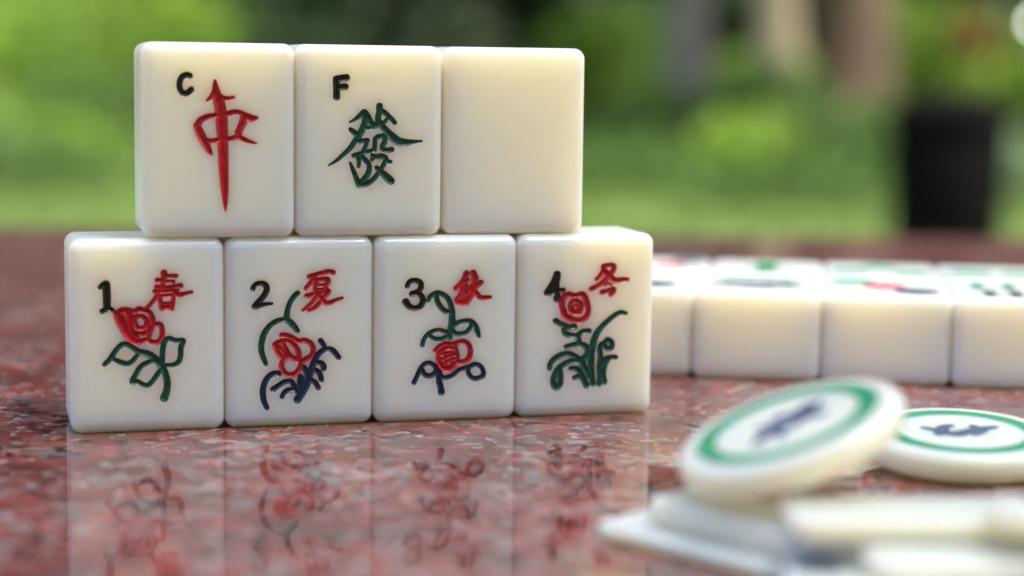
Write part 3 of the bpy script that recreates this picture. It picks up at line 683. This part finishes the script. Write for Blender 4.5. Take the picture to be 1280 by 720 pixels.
# shrubs that fill the view across the lawn (photo column, distance, height, width)
SH = [(-40, 19, 2.2, 2.2, 'bright', 'bright green shrub at the left edge of the background'),
      (70, 21, 2.4, 1.6, 'pale', 'pale green shrub in the top left corner behind the lawn'),
      (150, 20, 2.0, 1.9, 'bright', 'fresh green shrub left of the C tile'),
      (235, 23, 1.9, 1.5, 'mid', 'mid green shrub seen beside the left edge of the C tile'),
      (720, 21, 1.7, 1.5, 'bright', 'bright green shrub just right of the blank tile'),
      (790, 23, 2.1, 1.7, 'mid', 'mid green shrub right of the blank tile, before dark trees'),
      (880, 20, 1.05, 1.5, 'bright', 'low green shrub in front of the grey trunk'),
      (960, 22, 1.15, 1.6, 'bright', 'yellow green shrub at the foot of the pale trunk'),
      (1090, 22, 1.2, 1.3, 'mid', 'low mid green shrub behind the pale stone'),
      (1130, 19, 1.75, 1.6, 'bright', 'tall green shrub above the left of the black bin'),
      (1205, 21, 1.9, 1.7, 'mid', 'green shrub behind the black bin'),
      (1275, 17, 1.2, 1.3, 'bright', 'bright green shrub at the right edge behind the bin')]
for i, (px, D, h, w, k, lab) in enumerate(SH): shrub(px, D, h, w, k, lab, seed=i)
shrub(1222, 18.2, 1.75, .7, 'orange', 'orange leaved shrub near the top right corner', n=900, seed=40)
for i, (px, D, h, w) in enumerate([(770, 24, 1.1, 1.5), (850, 24.5, 1.2, 1.3), (1010, 24, 1.1, 1.4), (330, 24, 1.6, 2.2), (560, 25, 1.7, 2.2), (1275, 23.5, 1.2, 1.4)]):
    shrub(px, D, h, w, 'dark', ['dark low shrub right of the blank tile', 'dark low shrub under the grey trunk', 'dark low shrub left of the pale stone', 'dark shrub hidden above the C and F tiles', 'dark shrub above the blank tile', 'dark shrub at the right edge behind the bin'][i], seed=60+i)
tree(1052, 18.0, .42, 8.5, 3.0, 3.2, 'mid', M_bark, 'tree with thick brown trunk left of the black bin', seed=1)
tree(960, 17.5, .24, 8.5, 2.6, 3.4, 'bright', M_bark_pale, 'tree with pale yellowish trunk in the right background', seed=2)
tree(858, 18.5, .24, 8.5, 2.8, 3.4, 'mid', M_bark_grey, 'tree with grey trunk right of the blank tile', seed=3)
# dark trees behind, low crowned, closing the view
k = 0
for px, D in [(-420, 31), (-200, 29), (30, 32), (210, 28), (330, 27), (470, 29), (610, 27), (740, 30), (900, 31), (1060, 30), (1220, 31), (1400, 29), (1640, 31)]:
    shade = 'dark'
    where = 'far left, outside the tiles' if px < 0 else ('left of the C tile' if px < 200 else ('behind the top of the C tile' if px == 210 else ('above the C tile' if px == 330 else ('above the F tile' if px == 470 else ('above the blank tile' if px == 610 else ('right of the blank tile' if px == 740 else ('behind the pale trunk' if px == 900 else ('behind the brown trunk' if px == 1060 else ('behind the black bin' if px == 1220 else 'beyond the right edge')))))))))
    tree(px, D, .22, 14+2*math.sin(k*2.1), 4.2, .8, shade, M_bark, ('dark' if shade == 'dark' else 'green')+' leafy tree far back, '+where, n=13000, size=.21, seed=20+k)
    k += 1
# grass blades on the lawn in view
rs = np.random.RandomState(3); nb = 26000
dd = 6+16*rs.rand(nb)**.8; tt = (rs.rand(nb)-.5)*.72
bx = camloc.x+dd*(fwd.x+tt*r0.x); by = camloc.y+dd*(fwd.y+tt*r0.y)
P = np.stack([bx, by, np.full(nb, 0.0)], -1); an = rs.rand(nb)*6.28; ww = .007+.006*rs.rand(nb); hh = .05+.08*rs.rand(nb)
sx = np.stack([np.cos(an), np.sin(an), 0*an], -1)*ww[:, None]; tip = np.stack([rs.normal(size=nb)*.03, rs.normal(size=nb)*.03, hh], -1)
fast = fast_mesh('grass', np.stack([P-sx, P+sx, P+tip], 1).reshape(-1, 3), np.arange(nb*3).reshape(-1, 3), LM['blade'], None, False)
tag(fast, 'short green grass blades across the lawn', 'grass', kind='stuff')
# the black bin
def plain(name, c, rough=.5):
    m, nt, b = new_mat(name); tc = N(nt, 'ShaderNodeTexCoord'); n = noise(nt, 12, 4, .6, tc.outputs['Object'])
    r = ramp(nt, n.outputs[0], [(0.3, tuple(v*.8 for v in c)), (0.7, tuple(v*1.15 for v in c))]); nt.links.new(r.outputs[0], b.inputs['Base Color']); b.inputs['Roughness'].default_value = rough; return m
M_bin = plain('black_plastic', (0.003, 0.003, 0.003), .9); M_bin.node_tree.nodes['Principled BSDF'].inputs['Specular IOR Level'].default_value = 0.08
x, y = polar(1183, 8.7); bin_ = empty('litter_bin', (x, y, 0))
lathe('body', [(.0005, .0), (.21, .0), (.215, .02), (.232, .56), (.228, .57), (.19, .57), (.18, .05), (.0005, .05)], M_bin, bin_, 40, 1.0)
lathe('rim', [(.228, .565), (.246, .565), (.248, .60), (.235, .615), (.21, .612), (.208, .572)], M_bin, bin_, 40, 1.0)
lathe('lid', [(.212, .60), (.20, .64), (.14, .672), (.0005, .685)], M_bin, bin_, 40, 1.0)
bin_.scale = (1.18, 1.18, 1.12)
tag(bin_, 'black round litter bin standing on the lawn at right', 'bin')
# pale boulder and an added glowing ball standing in for a blurred highlight
M_stone = plain('pale_stone', (0.30, 0.25, 0.17), .9)
x, y = polar(1062, 17.2); V, F = [], []
rs = np.random.RandomState(5); rows = 9; cols = 16; ph = rs.rand(6)*6
for i in range(rows+1):
    th = math.pi*i/rows
    for j in range(cols):
        a = 2*math.pi*j/cols; q = 1+.10*math.sin(2*a+ph[0])*math.sin(th)+.07*math.sin(3*a+ph[1]+th*2)
        V.append((.23*q*math.sin(th)*math.cos(a), .22*q*math.sin(th)*math.sin(a), .30+.32*math.cos(th)*(1+.06*math.sin(a+ph[2]))))
for i in range(rows):
    for j in range(cols): F.append((i*cols+j, (i+1)*cols+j, (i+1)*cols+(j+1) % cols, i*cols+(j+1) % cols))
st = mesh_obj('garden_stone', V, F, M_stone); st.location = (x, y, 0)
tag(st, 'pale tan standing stone left of the black bin', 'stone')
x, y = polar(1284, 15.5); added_glow = empty('highlight_stand_in', (x, y, 0))
M_post = plain('dark_metal', (0.03, 0.05, 0.03), .5); M_glow = plain('highlight_glow', (0.85, 0.85, 0.80), .3); M_glow.node_tree.nodes['Principled BSDF'].inputs['Emission Color'].default_value = (1, .98, .86, 1); M_glow.node_tree.nodes['Principled BSDF'].inputs['Emission Strength'].default_value = 4.5  # glow added in place of a blurred highlight
lathe('post', [(.06, 0), (.055, .03), (.022, .05), (.020, 1.08), (.05, 1.10), (.05, 1.13), (.0005, 1.13)], M_post, added_glow, 20, 1.0)
lathe('glow_ball', [(.0005+.034*math.sin(a), 1.27-.034*math.cos(a)) for a in np.linspace(0, math.pi, 12)], M_glow, added_glow, 24, 1.0)
lathe('collar', [(.05, 1.12), (.05, 1.17), (.02, 1.25), (.0005, 1.25)], M_post, added_glow, 20, 1.0)
tag(added_glow, 'added glowing ball on a slim post, stand-in for a blurred highlight at top right', 'added_glow')

# unseen trees added so their crowns keep the sun off the tiles
def added_shade_tree(bear, dist, r, label, seed, nl=13000, ls=.11):
    rs = np.random.RandomState(seed); x = camloc.x+dist*math.sin(yawc+R(bear)); y = camloc.y+dist*math.cos(yawc+R(bear))
    root = empty('added_shade_tree', (x, y, 0)); V, F = [], []
    limb(V, F, [(0, 0, -.05), (.02, 0, .5), (0, .05, 1.5), (.05, 0, 2.6), (0, 0, 3.6)], [.34, .27, .24, .21, .15], 14)
    cs, rad = [], []
    for k in range(26):
        a = rs.rand()*6.28; rr = r*rs.rand()**.5; zz = 3.2+2.6*rs.rand()
        cs.append((rr*math.cos(a), rr*math.sin(a), zz)); rad.append(.9+.5*rs.rand())
        limb(V, F, [(0, 0, 2.4+.1*(k % 10)), (cs[-1][0]*.5, cs[-1][1]*.5, zz*.8), cs[-1]], [.08, .05, .015], 6)
    mesh_obj('trunk', V, F, M_bark, root)
    leaves('crown', cs, rad, nl, ls, LM['mid'], root, rs)
    tag(root, label, 'tree', 'added shade trees out of view')
added_shade_tree(115, 2.0, 2.0, 'unseen light crowned tree added for shade to the right of the table', 81, 8500, .05)
added_shade_tree(165, 4.2, 2.1, 'large unseen tree added for shade behind the viewer', 82)
for i, bb in enumerate((120, 145, 170, 190)):  # unseen hedge added to block sky light from the tile fronts
    shrub(0, 0.001, 3.2, 3.4, 'mid', 'tall unseen hedge shrub added behind the viewer, clump %s' % ('at far right', 'at right', 'right of centre', 'left of centre', 'at left', 'at far left')[i], n=4500, size=.09, seed=90+i, group='added hedge shrubs behind the viewer', at=(camloc.x+5.5*math.sin(yawc+R(bb)), camloc.y+5.5*math.cos(yawc+R(bb))))

for i, (px, D, h, w, kd, lab) in enumerate([(30, 15.5, .5, 1.3, 'bright', 'low clump on the lawn at the left edge'), (120, 17, .7, 1.4, 'mid', 'low green clump left of the C tile'), (770, 16.5, .55, 1.2, 'mid', 'low green clump right of the blank tile'),
        (905, 15.5, .45, 1.0, 'bright', 'low bright clump below the grey trunk'), (985, 16.5, .5, 1.0, 'mid', 'low green clump below the pale trunk'), (1100, 15, .45, .9, 'mid', 'low green clump just left of the black bin'), (1262, 13, .5, .8, 'pale', 'pale low clump right of the black bin'), (-60, 13, .4, 1.2, 'mid', 'low clump of plants beyond the left edge'),
        (858, 16.8, .78, 1.3, 'mid', 'low bright shrub hiding the foot of the grey trunk'), (955, 16.4, .84, 1.2, 'mid', 'low green shrub hiding the foot of the pale trunk'), (1050, 15.9, .52, 1.1, 'mid', 'low green shrub before the pale stone')]):
    shrub(px, D, h, w, kd, lab, n=1500, size=.05, seed=130+i, group='low clumps on the lawn')

for i, (px, D, h, w, lab) in enumerate([(60, 12.5, .16, 1.4, 'dark low patch of plants on the lawn at the left edge'), (790, 13.5, .2, 1.3, 'dark low patch of plants right of the blank tile'), (990, 12, .14, 1.2, 'dark low patch of plants left of the black bin'), (900, 18.5, .4, 1.6, 'dark patch of plants where the lawn ends, below the grey trunk')]):
    shrub(px, D, h, w, 'mid', lab, n=1300, size=.05, seed=160+i, group='low clumps on the lawn')

# ------------------------------------------------------------------ light, sky, camera
world = bpy.data.worlds.new('World'); scene.world = world; world.use_nodes = True
wn = world.node_tree; bg = wn.nodes['Background']
sky = N(wn, 'ShaderNodeTexSky', sky_type='NISHITA'); sky.sun_disc = False
SUN_EL, SUN_AZ = R(66), yawc+R(115)         # azimuth clockwise from +Y: behind the camera
sky.sun_elevation = SUN_EL; sky.sun_rotation = SUN_AZ; sky.air_density = 1.0; sky.dust_density = 6.0; sky.ozone_density = 1.0
wn.links.new(sky.outputs[0], bg.inputs[0]); bg.inputs[1].default_value = 0.15
ld = bpy.data.lights.new('sun', 'SUN'); ld.energy = 3.5; ld.angle = R(4); ld.color = (1.0, 0.93, 0.82)
sun = bpy.data.objects.new('sun', ld); col.objects.link(sun)
sdir = Vector((math.sin(SUN_AZ)*math.cos(SUN_EL), math.cos(SUN_AZ)*math.cos(SUN_EL), math.sin(SUN_EL)))
sun.rotation_euler = sdir.to_track_quat('Z', 'Y').to_euler(); sun.location = (0, 0, 5)

cd = bpy.data.cameras.new('camera'); cam = bpy.data.objects.new('camera', cd); col.objects.link(cam)
M = Matrix((r_, u_, -d)).transposed().to_4x4(); M.translation = camloc; cam.matrix_world = M
cd.sensor_width = 36; cd.lens = 2376*36/1280; cd.clip_start = 0.01; cd.clip_end = 600
cd.dof.use_dof = True; cd.dof.focus_distance = 0.383; cd.dof.aperture_fstop = 66.8/10.0; cd.dof.aperture_blades = 0
scene.camera = cam
scene.view_settings.view_transform = 'Standard'; scene.view_settings.look = 'None'
scene.view_settings.gamma = 1; scene.view_settings.exposure = 1.33; scene.view_settings.use_curve_mapping = False
scene.cycles.use_denoising = True; scene.cycles.max_bounces = 10; scene.cycles.diffuse_bounces = 9
scene.cycles.sample_clamp_indirect = 6
